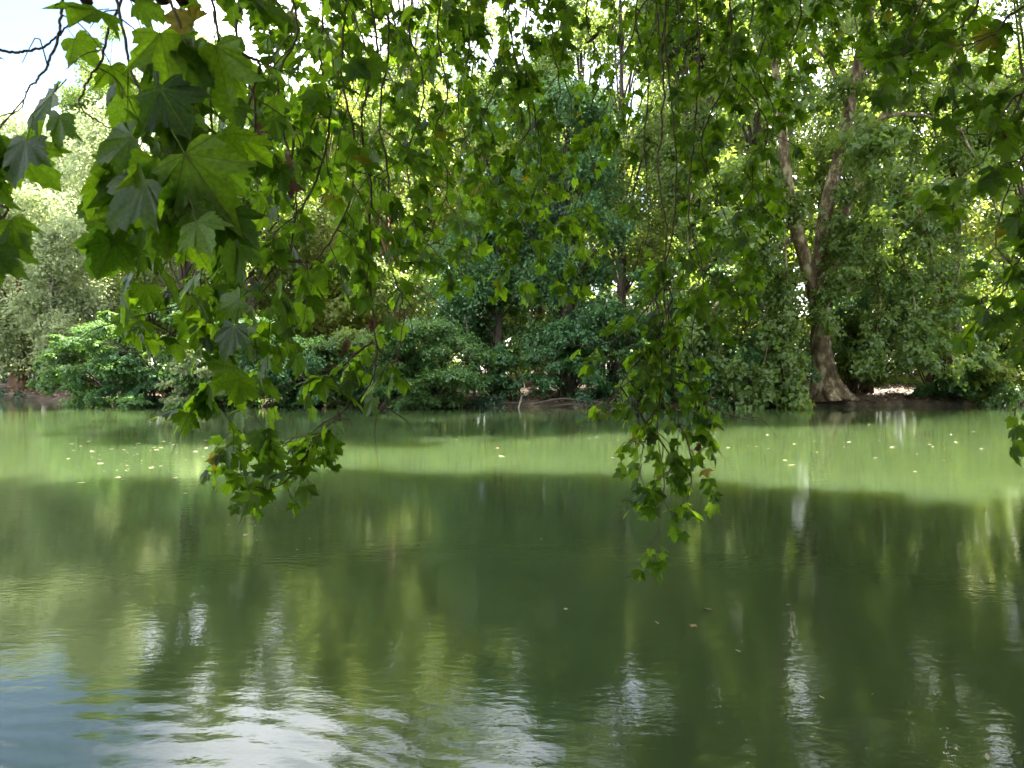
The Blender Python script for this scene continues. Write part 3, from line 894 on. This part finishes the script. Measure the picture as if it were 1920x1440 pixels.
# hanging branches: photograph-row traces with their own distances
#   (trace, distance at top, distance at tip, sub-twig spacing m, sub-twig length m, leaf length m)
HANG = [
    # far left, close to the viewer
    ([(118, -60), (110, 0), (106, 60), (80, 125), (48, 170), (20, 200)], 2.1, 1.8, .13, .14, .17),
    ([(-60, 70), (0, 84), (60, 82), (108, 58), (150, 20), (190, -60)], 2.1, 2.2, .30, .10, .13),
    ([(212, -60), (226, 60), (236, 130), (258, 190), (300, 285), (340, 300)], 1.9, 1.65, .12, .14, .18),
    ([(250, -60), (215, 30), (190, 115), (162, 165), (150, 205), (185, 235), (250, 262)], 2.0, 1.9, .14, .12, .15),
    ([(-50, 330), (0, 380), (20, 405), (10, 450)], 1.6, 1.6, .2, .08, .16),
    ([(300, -60), (340, 60), (370, 160), (350, 260), (300, 330), (240, 400)], 1.9, 1.9, .10, .15, .17),
    ([(380, -60), (400, 80), (390, 200), (400, 300), (420, 380)], 2.1, 2.0, .11, .15, .16),
    ([(470, -60), (450, 80), (480, 200), (470, 330), (430, 430), (400, 500)], 2.7, 2.7, .11, .18, .16),
    # left middle mass
    ([(540, -60), (560, 60), (520, 180), (545, 300), (560, 420), (520, 520), (450, 600)], 3.2, 3.0, .10, .24, .16),
    ([(620, -60), (600, 90), (620, 220), (600, 340), (540, 450), (440, 560), (350, 640), (280, 600)], 3.6, 3.0, .10, .24, .16),
    ([(655, -60), (640, 120), (660, 260), (640, 400), (560, 520), (480, 640), (400, 720), (340, 760)], 3.6, 3.2, .09, .22, .16),
    ([(690, -60), (700, 100), (672, 230), (680, 340), (688, 450), (684, 560), (700, 660), (690, 740), (640, 790), (580, 830), (520, 850), (455, 850)], 3.6, 3.5, .11, .20, .15),
    ([(690, 640), (640, 680), (580, 700), (520, 720), (440, 750)], 3.6, 3.4, .09, .18, .16),
    ([(640, 790), (600, 830), (560, 880), (520, 915), (470, 930)], 3.5, 3.5, .09, .12, .14),
    ([(625, 800), (560, 825), (500, 822), (430, 850), (395, 872)], 3.5, 3.5, .07, .13, .14),
    ([(575, 850), (535, 890), (505, 915), (480, 935)], 3.5, 3.5, .06, .11, .14),
    ([(540, 860), (490, 880), (450, 895)], 3.5, 3.5, .06, .11, .14),
    ([(1262, 560), (1230, 640), (1180, 700), (1150, 745)], 4.8, 4.6, .11, .18, .14),
    ([(1260, 860), (1225, 905), (1215, 925)], 4.6, 4.5, .07, .12, .14),
    ([(720, -60), (735, 90), (715, 220), (730, 330), (718, 460), (740, 580), (725, 690), (700, 760)], 4.0, 3.8, .12, .24, .15),
    ([(780, -60), (770, 60), (790, 170), (760, 290), (775, 400), (800, 470), (840, 450)], 4.6, 4.4, .11, .26, .16),
    ([(830, -60), (820, 60), (832, 160), (810, 240), (835, 330), (800, 420), (760, 560)], 4.8, 4.4, .12, .24, .15),
    ([(480, 120), (440, 250), (400, 340), (330, 430), (260, 470)], 2.8, 2.6, .12, .16, .16),
    ([(560, 250), (500, 400), (420, 520), (340, 560), (250, 590)], 3.2, 3.0, .11, .2, .16),
    ([(330, 380), (300, 470), (340, 540), (400, 580)], 3.1, 2.9, .11, .2, .15),
    # centre
    ([(910, -60), (905, 60), (930, 150), (900, 260), (930, 360), (900, 450)], 5.6, 5.4, .12, .30, .16),
    ([(965, -60), (960, 60), (985, 160), (1000, 240), (960, 330), (985, 420), (960, 500)], 5.8, 5.5, .12, .30, .16),
    ([(1000, -60), (992, 40), (996, 110), (1012, 200), (1024, 300), (1000, 400), (1030, 510)], 5.8, 5.6, .13, .30, .16),
    ([(1055, -60), (1060, 30), (1040, 90), (1056, 150), (1050, 205), (1015, 235), (985, 280)], 5.6, 5.4, .14, .28, .16),
    ([(870, -60), (880, 90), (860, 200), (880, 300), (930, 340)], 5.2, 5.2, .13, .28, .15),
    ([(1110, -60), (1100, 50), (1130, 130), (1100, 240), (1120, 330), (1090, 420)], 6.5, 6.2, .16, .30, .16),
    ([(1195, -60), (1200, 20), (1185, 90), (1160, 150), (1150, 210), (1120, 290)], 6.0, 6.0, .17, .28, .16),
    # right hanging branch
    ([(1225, -60), (1234, 60), (1240, 150), (1236, 240), (1234, 330), (1250, 420), (1252, 540), (1264, 660), (1280, 780), (1278, 860)], 4.9, 4.6, .13, .18, .15),
    ([(1250, -60), (1250, 60), (1262, 200), (1278, 330), (1270, 450), (1240, 560), (1250, 680), (1240, 800), (1255, 900), (1240, 985), (1225, 1015)], 4.8, 4.5, .13, .17, .14),
    ([(1300, -60), (1310, 100), (1300, 250), (1290, 400), (1310, 520), (1290, 640), (1310, 740), (1300, 850)], 5.0, 4.7, .13, .22, .15),
    ([(1250, 540), (1200, 600), (1150, 640), (1100, 650)], 4.8, 4.6, .11, .20, .15),
    ([(1262, 640), (1210, 690), (1160, 730), (1130, 760)], 4.7, 4.5, .11, .20, .15),
    ([(1280, 720), (1320, 760), (1360, 780), (1380, 785)], 4.7, 4.6, .10, .17, .15),
    ([(1255, 700), (1225, 770), (1200, 850), (1200, 900)], 4.7, 4.5, .11, .16, .14),
    ([(1280, 800), (1300, 860), (1290, 930), (1290, 960)], 4.6, 4.5, .11, .10, .14),
    ([(1290, 480), (1350, 540), (1400, 560), (1420, 545)], 5.0, 4.8, .11, .2, .15),
    ([(1200, 20), (1215, 150), (1210, 280), (1225, 400), (1205, 500)], 5.4, 5.2, .2, .2, .14),
    # upper right
    ([(1365, -60), (1372, 60), (1368, 140), (1330, 210), (1310, 270), (1330, 340), (1350, 400)], 5.0, 5.0, .13, .28, .16),
    ([(1372, 140), (1420, 200), (1440, 260), (1400, 320), (1420, 380), (1380, 420)], 5.2, 5.0, .12, .24, .16),
    ([(1430, -60), (1440, 40), (1420, 120), (1450, 200), (1430, 280)], 5.6, 5.4, .14, .26, .16),
    ([(1500, -60), (1500, 30), (1480, 90), (1500, 150)], 6.0, 6.0, .16, .28, .16),
    ([(1760, -60), (1720, 20), (1700, 80), (1660, 120)], 4.2, 4.0, .14, .24, .16),
    ([(1850, -60), (1820, 30), (1770, 80), (1720, 110), (1690, 105)], 3.8, 3.6, .12, .22, .16),
    ([(1990, -30), (1900, 20), (1850, 60), (1790, 95), (1800, 150)], 3.4, 3.3, .11, .2, .16),
    ([(1990, 60), (1930, 150), (1900, 200), (1860, 245), (1815, 256), (1720, 262)], 3.6, 3.7, .22, .18, .16),
    ([(1990, 150), (1920, 180), (1880, 225), (1850, 290), (1800, 330)], 3.6, 3.6, .2, .2, .16),
    ([(1960, 50), (1940, 150), (1930, 260), (1900, 350), (1880, 450)], 3.6, 3.5, .14, .18, .15),
    ([(1985, 300), (1940, 420), (1900, 500), (1870, 560), (1850, 560)], 3.6, 3.4, .12, .18, .15),
    ([(1990, 400), (1950, 520), (1920, 600), (1900, 650)], 3.5, 3.4, .12, .15, .15),
    ([(1990, 600), (1950, 680), (1925, 740), (1905, 770)], 3.5, 3.5, .14, .12, .14),
    # top fringe that hides the sky
    ([(470, -120), (480, 0), (510, 90), (490, 180), (520, 260)], 5.0, 5.2, .10, .3, .16),
    ([(520, -120), (545, 10), (530, 100), (570, 200), (560, 300)], 5.6, 5.6, .10, .3, .16),
    ([(590, -120), (600, 0), (585, 120), (620, 220), (610, 330)], 6.2, 6.0, .10, .32, .16),
    ([(650, -120), (660, 20), (690, 120), (660, 230), (690, 330)], 6.4, 6.2, .10, .32, .16),
    ([(730, -120), (735, 10), (760, 110), (740, 220), (765, 330)], 6.6, 6.4, .11, .32, .16),
    ([(800, -120), (810, 20), (795, 110), (830, 210), (815, 290)], 6.8, 6.6, .11, .34, .16),
    ([(860, -120), (868, 20), (890, 120), (870, 220), (890, 330)], 7.0, 6.8, .11, .34, .16),
    ([(940, -120), (948, 20), (940, 130), (965, 240), (945, 340)], 7.0, 6.8, .11, .34, .16),
    ([(1030, -120), (1030, 20), (1050, 120), (1070, 210), (1050, 320), (1070, 430)], 7.2, 7.0, .12, .34, .16),
    ([(1130, -120), (1150, 20), (1140, 110), (1170, 220)], 7.2, 7.0, .14, .34, .16),
    ([(1260, -120), (1275, 0), (1290, 90), (1270, 170)], 7.0, 7.0, .14, .34, .16),
    ([(1400, -120), (1410, 0), (1400, 90), (1420, 160)], 7.0, 7.0, .14, .34, .16),
    ([(1640, -120), (1630, -20), (1640, 50)], 6.4, 6.4, .14, .34, .16),
    ([(1560, -120), (1550, -20), (1560, 60)], 6.8, 6.8, .14, .34, .16),
    ([(420, -120), (450, -30), (500, 30), (560, 40)], 4.0, 4.2, .10, .3, .16),
    ([(560, -120), (640, -20), (700, 30), (760, 40)], 5.0, 5.2, .12, .3, .16),
    ([(850, -120), (900, -40), (960, 10), (1060, 20)], 6.4, 6.6, .11, .34, .16),
    ([(1100, -120), (1160, -40), (1230, 0), (1320, 20)], 6.4, 6.4, .11, .34, .16),
    ([(1320, -120), (1380, -40), (1460, 0), (1540, -10)], 6.6, 6.6, .11, .34, .16),
    ([(1560, -120), (1600, -40), (1680, 10), (1760, 10)], 5.4, 5.2, .12, .32, .16),
]
L_pos, L_R, L_size, L_tint, L_branch = [], [], [], [], []
# rows above which a strand is mostly bare twig
BARE = {}
for i_, h_ in enumerate(HANG):
    x0 = h_[0][0]
    if x0 in ((1225, -60), (1250, -60), (1300, -60)):
        BARE[i_] = 460
    if x0 in ((1200, 20), (690, -60)):
        BARE[i_] = 640
    if x0 in ((720, -60), (1110, -60), (1195, -60)):
        BARE[i_] = 300
branches = []
for hi, (trace, d0, d1, sp, tl, ls) in enumerate(HANG):
    m_ = len(trace)
    ctrl = [at(x, y, d0 + (d1 - d0) * i / (m_ - 1)) for i, (x, y) in enumerate(trace)]
    if hi and trace[0][1] > 0 and 0 < trace[0][0] < 1915 and branches:        # springs from a neighbour
        allp = np.vstack([b[1] for b in branches])
        k_ = np.argmin(((allp - ctrl[0]) ** 2).sum(1))
        if np.linalg.norm(allp[k_] - ctrl[0]) < 1.2:
            ctrl = [allp[k_]] + ctrl
    path = smooth_path(ctrl, 10 * m_)
    path = path + np.cumsum(rng.normal(0, 0.0035, path.shape), 0) * min(1, d0 / 4)
    tb = Tubes()
    lead = None
    if trace[0][1] <= 0 or not (0 < trace[0][0] < 1915):                        # climbs to a bough
        s = path[0]
        k_ = np.argmin(((bough_all - s - [0, 0, 0.8]) ** 2).sum(1))
        e_ = bough_all[k_]
        mid_ = 0.5 * s + 0.5 * e_ + np.array([0, 0, 0.25])
        up = s + (s - path[4]) * 0.8
        lead = smooth_path([e_, mid_, up, s], 14)
        tb.add(lead, [0.03, 0.018, 0.010], 6, 0.1, rng)
    r0 = 0.0062 if d0 > 2.5 else 0.0042
    tb.add(path, [r0, r0 * 0.75, r0 * 0.28], 6, 0.15, rng)
    if d0 > 3.0:
        sp, tl = sp * 1.05, tl * 1.2
    seg = np.linalg.norm(np.diff(path, axis=0), axis=1)
    s_len = np.concatenate([[0], np.cumsum(seg)])
    total = s_len[-1]
    tt = np.arange(sp * 0.5, total, sp)
    bare_above = BARE.get(hi, -999)
    for s_ in list(tt) + [total]:
        s_ = min(max(s_ + rng.normal(0, sp * 0.3), 0), total)
        p0 = np.array([np.interp(s_, s_len, path[:, c]) for c in range(3)])
        k_ = min(np.searchsorted(s_len, s_), len(path) - 1)
        row = 692 - FPX * (p0[2] - CAM_Z) / p0[1]
        if row < bare_above and rng.random() < 0.72:
            continue
        tan = unit(path[k_] - path[max(k_ - 2, 0)]) if k_ > 0 else np.array([0, 0, -1.0])
        az = rng.uniform(0, 6.283)
        dirn = unit(0.8 * np.array([math.cos(az), math.sin(az), 0]) + 0.7 * tan + np.array([0, 0, rng.normal(-0.05, 0.25)]))
        tlen = tl * rng.uniform(0.45, 1.35)
        tpts = smooth_path([p0, p0 + dirn * tlen * 0.5 + rng.normal(0, .1 * tlen, 3), p0 + dirn * tlen * 0.9 + np.array([0, 0, -rng.uniform(0.1, 0.5) * tlen])], 6)
        tb.add(tpts, [r0 * 0.5, r0 * 0.38, r0 * 0.2], 4)
        nl = max(2, int(tlen / 0.042 + rng.uniform(0, 1.2)))
        for q_ in range(nl):
            f = 0.35 + 0.65 * (q_ + rng.random() * 0.6) / nl
            p = np.array([np.interp(f, np.linspace(0, 1, 6), tpts[:, c]) for c in range(3)])
            a2 = rng.uniform(0, 6.283)
            side = np.array([math.cos(a2), math.sin(a2), 0])
            tip = unit(0.55 * side + 0.35 * dirn + np.array([0, 0, -rng.uniform(-0.05, 1.0)]))
            nrm = unit(np.array([0, 0, 0.75]) + 0.5 * side + rng.normal(0, 0.42, 3))
            size = ls * rng.uniform(0.5, 1.12) * (0.60 if d0 > 2.5 else 0.72)
            # leaf hangs from its stalk
            L_pos.append(p + tip * size * 0.38)
            L_R.append(frames(tip[None], nrm[None])[0])
            L_size.append(size)
            L_tint.append(rng.random() if rng.random() < 0.993 else 0.995)
            L_branch.append(hi)
    bo = link("branch", tb.mesh("branch", M_TWIG, nbase), near)
    branches.append((bo, path))

# large leaves close to the viewer: (stalk end px, tip px, distance, length m, turn of the blade towards the viewer)
BIG = [((347, 288), (440, 430), 1.55, .20, .9), ((272, 335), (215, 420), 1.6, .18, .8), ((404, 85), (398, 250), 1.75, .20, .85),
       ((300, 62), (352, 170), 1.7, .16, .35), ((300, 165), (362, 262), 1.7, .16, .5), ((140, 72), (178, 112), 2.0, .11, .6),
       ((100, 175), (8, 222), 1.7, .17, .8), ((50, 262), (40, 335), 1.7, .15, .8), ((112, 215), (92, 268), 1.9, .11, .9),
       ((248, 255), (150, 298), 1.75, .15, .7), ((10, 440), (14, 526), 1.6, .12, .8), ((20, 412), (60, 452), 1.6, .09, .6),
       ((255, 5), (318, 12), 1.9, .10, .8), ((690, 110), (708, 172), 2.9, .14, .9), ((655, 118), (700, 150), 2.9, .13, .7),
       ((330, 100), (310, 190), 1.9, .15, .8), ((420, 250), (452, 300), 1.8, .11, .9), ((365, 40), (335, 20), 1.9, .13, .7),
       ((268, 430), (246, 478), 1.8, .10, .9), ((420, 400), (480, 452), 1.65, .13, .8), ((180, 380), (160, 440), 1.9, .12, .8),
       ((350, 440), (395, 490), 2.1, .13, .9), ((450, 560), (395, 610), 2.8, .17, .7), ((440, 610), (415, 705), 2.7, .17, .4),
       ((440, 690), (360, 768), 2.8, .19, .8), ((450, 710), (432, 772), 2.7, .16, .9), ((700, 745), (672, 785), 3.2, .13, .9)]
for (a, b, d, size, face) in BIG:
    pa, pb_ = at(*a, d), at(*b, d)
    tip = unit(pb_ - pa + rng.normal(0, 0.15 * size, 3) * np.array([0.3, 1, 0.3]))
    nrm = unit(np.array([rng.normal(0, 0.25), -face, 0.55 + rng.normal(0, 0.2)]))
    L_pos.append(pa)
    L_R.append(frames(tip[None], nrm[None])[0])
    L_size.append(size * 0.8)
    L_tint.append(rng.random() * 0.93)
    k_ = min(range(len(branches)), key=lambda i: ((branches[i][1] - pa) ** 2).sum(1).min())
    L_branch.append(k_)

L_pos, L_R, L_size, L_tint, L_branch = map(np.array, (L_pos, L_R, L_size, L_tint, L_branch))
# clear opening of sky at the upper left, as the branches leave it
rel = L_pos - np.array([0, 0, CAM_Z])
u_ = 960 + FPX * rel[:, 0] / np.maximum(rel[:, 1], .1)
v_ = 692 - FPX * rel[:, 2] / np.maximum(rel[:, 1], .1)
inview = (rel[:, 1] > 0.4) & (u_ > -40) & (u_ < 1960) & (v_ > -40) & (v_ < 1480)
opening = inview & (u_ > 15) & (u_ < 225) & (v_ < 150) & (rng.random(len(u_)) < 0.85)
opening |= inview & (u_ < 140) & (v_ > 360) & (rng.random(len(u_)) < 0.9)
opening |= inview & (u_ < 235) & (v_ > 520)
opening |= inview & (u_ < 760) & ((v_ > 955) | ((v_ > 775) & ((u_ < 375) | (u_ > 640))))
opening |= inview & (u_ >= 760) & (u_ < 1080) & (v_ > 560)
opening |= inview & (u_ >= 1080) & (u_ < 1500) & ((v_ > 1080) | ((v_ > 790) & ((u_ < 1165) | (u_ > 1345))) | ((v_ > 700) & (u_ > 1395)))
opening |= inview & (u_ > 470) & (u_ < 690) & (v_ > 725) & (v_ < 790) & (rng.random(len(u_)) < 0.75)
opening |= inview & (u_ > 180) & (u_ < 860) & (rel[:, 1] > 2.4) & (v_ < 740) & (rng.random(len(u_)) < 0.22)
opening |= inview & (u_ > 860) & (u_ < 1180) & (rng.random(len(u_)) < 0.15)
opening[-len(BIG):] = False
keep = ~opening
L_pos, L_R, L_size, L_tint, L_branch, inview, rel = [a[keep] for a in (L_pos, L_R, L_size, L_tint, L_branch, inview, rel)]
shown = np.where(inview, L_size / np.maximum(rel[:, 1], 0.3), 0)
order = np.argsort(-shown)
single = order[:300]
rest = order[300:]
leaf_meshes = []
for i, (V, F, vein) in enumerate(NEAR_T):
    leaf_meshes.append(mesh_of("leaf", V, [F], M_NEAR, tint=np.zeros(len(V)), attrs={"vein": vein}))
for k_ in single:
    o = link("leaf", leaf_meshes[int(rng.integers(len(leaf_meshes)))], branches[L_branch[k_]][0])
    mw = Matrix([[*(L_R[k_][r] * L_size[k_]), L_pos[k_][r] - nbase[r]] for r in range(3)] + [[0, 0, 0, 1]])
    o.matrix_local = mw
Vs, Gs, Ts, Ve, off = [], [], [], [], 0
which = rng.integers(len(NEAR_T), size=len(rest))
for i, (V, F, vein) in enumerate(NEAR_T):
    s_ = rest[which == i]
    W, G, T = scatter(V, F, L_pos[s_], L_R[s_], L_size[s_], L_tint[s_])
    Vs.append(W)
    Gs.append(G + off)
    Ts.append(T)
    Ve.append(np.tile(vein, len(s_)))
    off += len(W)
fo = link("foliage", mesh_of("foliage", np.vstack(Vs) - nbase, [np.vstack(Gs)], M_NEAR, tint=np.concatenate(Ts), attrs={"vein": np.concatenate(Ve)}), near)
fo["kind"] = "stuff"
dry_t = [mesh_of("withered_leaf", plane_leaf(70 + i, 1.5)[0] * np.array([0.55, 1, 1]), [plane_leaf(70 + i, 1.5)[1]], M_DRY, tint=np.full(len(plane_leaf(70 + i, 1.5)[0]), 0.3 + 0.3 * i)) for i in range(2)]
for (px, py, d) in [(535, 285, 2.9), (528, 312, 2.9), (540, 335, 2.9), (480, 235, 2.8), (488, 255, 2.8), (376, 420, 2.6), (352, 452, 2.7), (520, 480, 3.1), (1313, 832, 4.6),
                    (1124, 60, 6.0), (700, 600, 3.6), (1275, 640, 4.7), (590, 555, 3.4), (740, 390, 4.0), (655, 640, 3.6)]:
    p = at(px, py, d)
    k_ = min(range(len(branches)), key=lambda i: ((branches[i][1] - p) ** 2).sum(1).min())
    tip = unit(np.array([rng.normal(0, .3), rng.normal(0, .3), -1.0]))
    Rm = frames(tip[None], unit(rng.normal(size=(1, 3))))[0] * rng.uniform(0.06, 0.10)
    o = link("withered_leaf", dry_t[int(rng.integers(2))], branches[k_][0])
    o.matrix_local = Matrix([[*Rm[r], p[r] - nbase[r]] for r in range(3)] + [[0, 0, 0, 1]])
print("near leaves", len(L_pos), "in view", int(inview.sum()))

# ------------------------------------------------------------------ leaves afloat
FL = np.random.default_rng(12)


def on_water(px, py):
    d = at(px, py, 1.0) - np.array([0, 0, CAM_Z])
    t = (CAM_Z - 0.004) / -d[2]
    return np.array([d[0] * t, d[1] * t, 0.006])


flt = [plane_leaf(50 + i, 0.08) for i in range(3)]
OV = np.array([(0, -.5, 0), (.10, -.28, .02), (.15, 0, .035), (.09, .3, .02), (0, .5, .05), (-.09, .3, .03), (-.15, 0, .02), (-.10, -.28, .02), (0, 0, .0)])
OVF = np.array([(8, i, (i + 1) % 8) for i in range(8)])
f_meshes = [mesh_of("floating_leaf", V, [F], M_FLOAT, tint=np.zeros(len(V))) for V, F, _ in flt]
f_meshes.append(mesh_of("floating_leaf", OV * 1.2, [OVF], M_FLOAT, tint=np.zeros(9)))
fb_meshes = [mesh_of("floating_leaf", V, [F], M_FLOATB, tint=np.zeros(len(V))) for V, F, _ in flt[:1]]
fb_meshes.append(mesh_of("floating_leaf", OV * 1.2, [OVF], M_FLOATB, tint=np.zeros(9)))


def floater(px, py, size, me, label, group=None):
    p = on_water(px, py)
    o = link("floating_leaf", me, None, None, label, "leaf", group)
    o.location = tuple(p)
    size *= 0.6
    o.scale = (size, size, size)
    o.rotation_euler = (FL.normal(0, 0.06), FL.normal(0, 0.06), FL.uniform(0, 6.28))
    return o


for i in range(70):
    u = FL.normal(0, 1, 2)
    floater(np.clip(250 + u[0] * 60 - u[1] * 30, 110, 400), np.clip(850 + u[1] * 30, 790, 905), FL.uniform(0.04, 0.15), f_meshes[int(FL.integers(4))],
            "small pale leaf in the drift floating on the sunlit water at left", "pale leaves drifting at left")
for i in range(46):
    floater(FL.uniform(1290, 1910), 832 + FL.normal(0, 22), FL.uniform(0.04, 0.14), f_meshes[int(FL.integers(4))],
            "small pale leaf scattered on the sunlit water at right", "pale leaves scattered at right")
for i in range(26):
    floater(FL.uniform(620, 1180), 822 + FL.normal(0, 18), FL.uniform(0.05, 0.10), f_meshes[int(FL.integers(4))],
            "small pale leaf on the dark water below the ivy clad trees", "pale leaves on the dark middle water")
for i in range(16):
    floater(500 + FL.normal(0, 45), 985 + FL.normal(0, 22), FL.uniform(0.03, 0.06), f_meshes[3],
            "tiny pale leaf on the shaded water below the left hanging tip", "tiny leaves below the left tip")
for (px, py, size, brown, label) in [
        (941, 856, .17, 0, "largest white leaf floating alone in the middle of the sunlit water"),
        (930, 840, .13, 1, "reddish brown leaf floating just above the white leaf in the middle"),
        (1484, 872, .20, 0, "large pale leaf floating on the sunlit water below the plane trunk"),
        (1332, 881, .16, 0, "pale leaf floating beside the tip of the right hanging branch"),
        (1058, 1142, .05, 0, "small pale leaf floating on dark water left of the blue sky reflection"),
        (1015, 1011, .06, 1, "small brown leaf floating left of the right hanging tip"),
        (1330, 1142, .10, 1, "curled brown leaf floating in the blue sky reflection"),
        (1296, 1172, .08, 1, "reddish brown leaf floating just below the curled brown leaf"),
        (1232, 1168, .10, 1, "flat dark brown leaf floating left of the reddish brown leaf"),
        (1384, 1221, .09, 0, "slim pale leaf floating right of the bright ripples"),
        (1541, 1308, .07, 0, "pale oval leaf floating below the broad sky reflection"),
        (1636, 1302, .03, 0, "tiny pale leaf floating right of the pale oval leaf"),
        (1851, 1420, .10, 0, "long pale leaf floating at the bottom right corner"),
        (458, 1004, .09, 1, "brown leaf floating below the left hanging tip"),
        (350, 925, .10, 0, "pale leaf floating at the shadow edge at left")]:
    floater(px, py, size, (fb_meshes[1] if px in (1232, 1015) else fb_meshes[0]) if brown else f_meshes[3 if px > 1380 else 0], label)

# ------------------------------------------------------------------ bank details
B = np.random.default_rng(21)


def wood(name, label, cat, traces, Y, r, mat, group=None):
    p0 = at(*traces[0][0], Y)
    root = empty(name, p0, label, cat, group)
    for tr_ in traces:
        tb = Tubes()
        tb.add(smooth_path([at(x, y, Y + B.normal(0, 0.12)) for x, y in tr_], 6 * len(tr_)), [r, r * 0.8, r * 0.35], 6, 0.12, B)
        link("stick", tb.mesh("stick", mat, p0), root)
    return root


wood("fallen_branch", "pale crooked dead branch standing out of the bank below the litter slope", "branch",
     [[(972, 766), (978, 745), (984, 738), (983, 722), (980, 708)], [(983, 742), (990, 738)]], 35.6, 0.035, M_DEAD)
wood("fallen_branch", "low tangle of dead twigs at the waterline left of the pale crooked branch", "branch",
     [[(918, 770), (926, 764), (936, 766)], [(922, 768), (928, 758), (930, 750)], [(940, 770), (946, 760)], [(905, 766), (920, 766)]], 35.6, 0.025, M_DEAD)
wood("fallen_branch", "thin broken dead limb slanting above the beech shrub", "branch",
     [[(876, 535), (866, 515), (852, 500), (834, 484)]], 39.5, 0.10, M_BARK)
wood("fallen_branch", "dead twigs at the waterline below the ivy clad trunk", "branch",
     [[(1096, 772), (1100, 760), (1094, 752)], [(1100, 762), (1112, 758)], [(1030, 764), (1060, 758), (1100, 762), (1150, 760)]], 35.8, 0.025, M_BARK)
wood("bank_roots", "dark roots along the undercut bank below the ivy clad trees", "roots",
     [[(870, 760), (910, 752), (960, 756), (1010, 750)], [(1000, 758), (1050, 748), (1100, 752), (1160, 756)], [(1040, 762), (1090, 756), (1140, 764)]], 36.3, 0.06, M_BARK)
wood("thin_sapling_trunk", "thin dark double stem rising left of the litter slope", "tree",
     [[(890, 748), (886, 700), (880, 640), (872, 590)], [(905, 745), (898, 690), (903, 640)]], 37.4, 0.09, M_BARK)

# leaf litter over the bank
N = 13000
x = B.uniform(-32, 34, N)
y = shore_far(x) + 0.3 + B.random(N) ** 1.5 * 14
pos = np.stack([x, y, ground_z(x, y) + 0.02 + 0.03 * B.random(N)], -1)
tip = unit(np.stack([B.normal(size=N), B.normal(size=N), B.normal(0, .25, N)], -1))
nrm = unit(np.array([0, 0, 1.0]) + B.normal(0, .35, (N, 3)))
W, G, T = scatter(LOBE_V, LOBE_F, pos, frames(tip, nrm), 0.10 + 0.12 * B.random(N), B.random(N))
lt = link("leaf_litter", mesh_of("leaf_litter", W, [G], M_LITTER, tint=T), kind="stuff", label="brown fallen leaves covering the far bank", cat="leaf litter")

# low plants that trail over the edge of the bank
cl = []
for i in range(420):
    x = B.uniform(-31, 32)
    if -28.5 < x < -22.5 or 16.0 < x < 21.5 or B.random() < 0.25 + 0.5 * (math.sin(x * 0.9) > 0.5):
        continue
    r = B.uniform(0.12, 0.38)
    y = float(shore_far(x)) + B.uniform(-0.25, 0.5)
    cl.append([x, y, B.uniform(0.1, 0.45), r * 1.4, r, r * 0.7])
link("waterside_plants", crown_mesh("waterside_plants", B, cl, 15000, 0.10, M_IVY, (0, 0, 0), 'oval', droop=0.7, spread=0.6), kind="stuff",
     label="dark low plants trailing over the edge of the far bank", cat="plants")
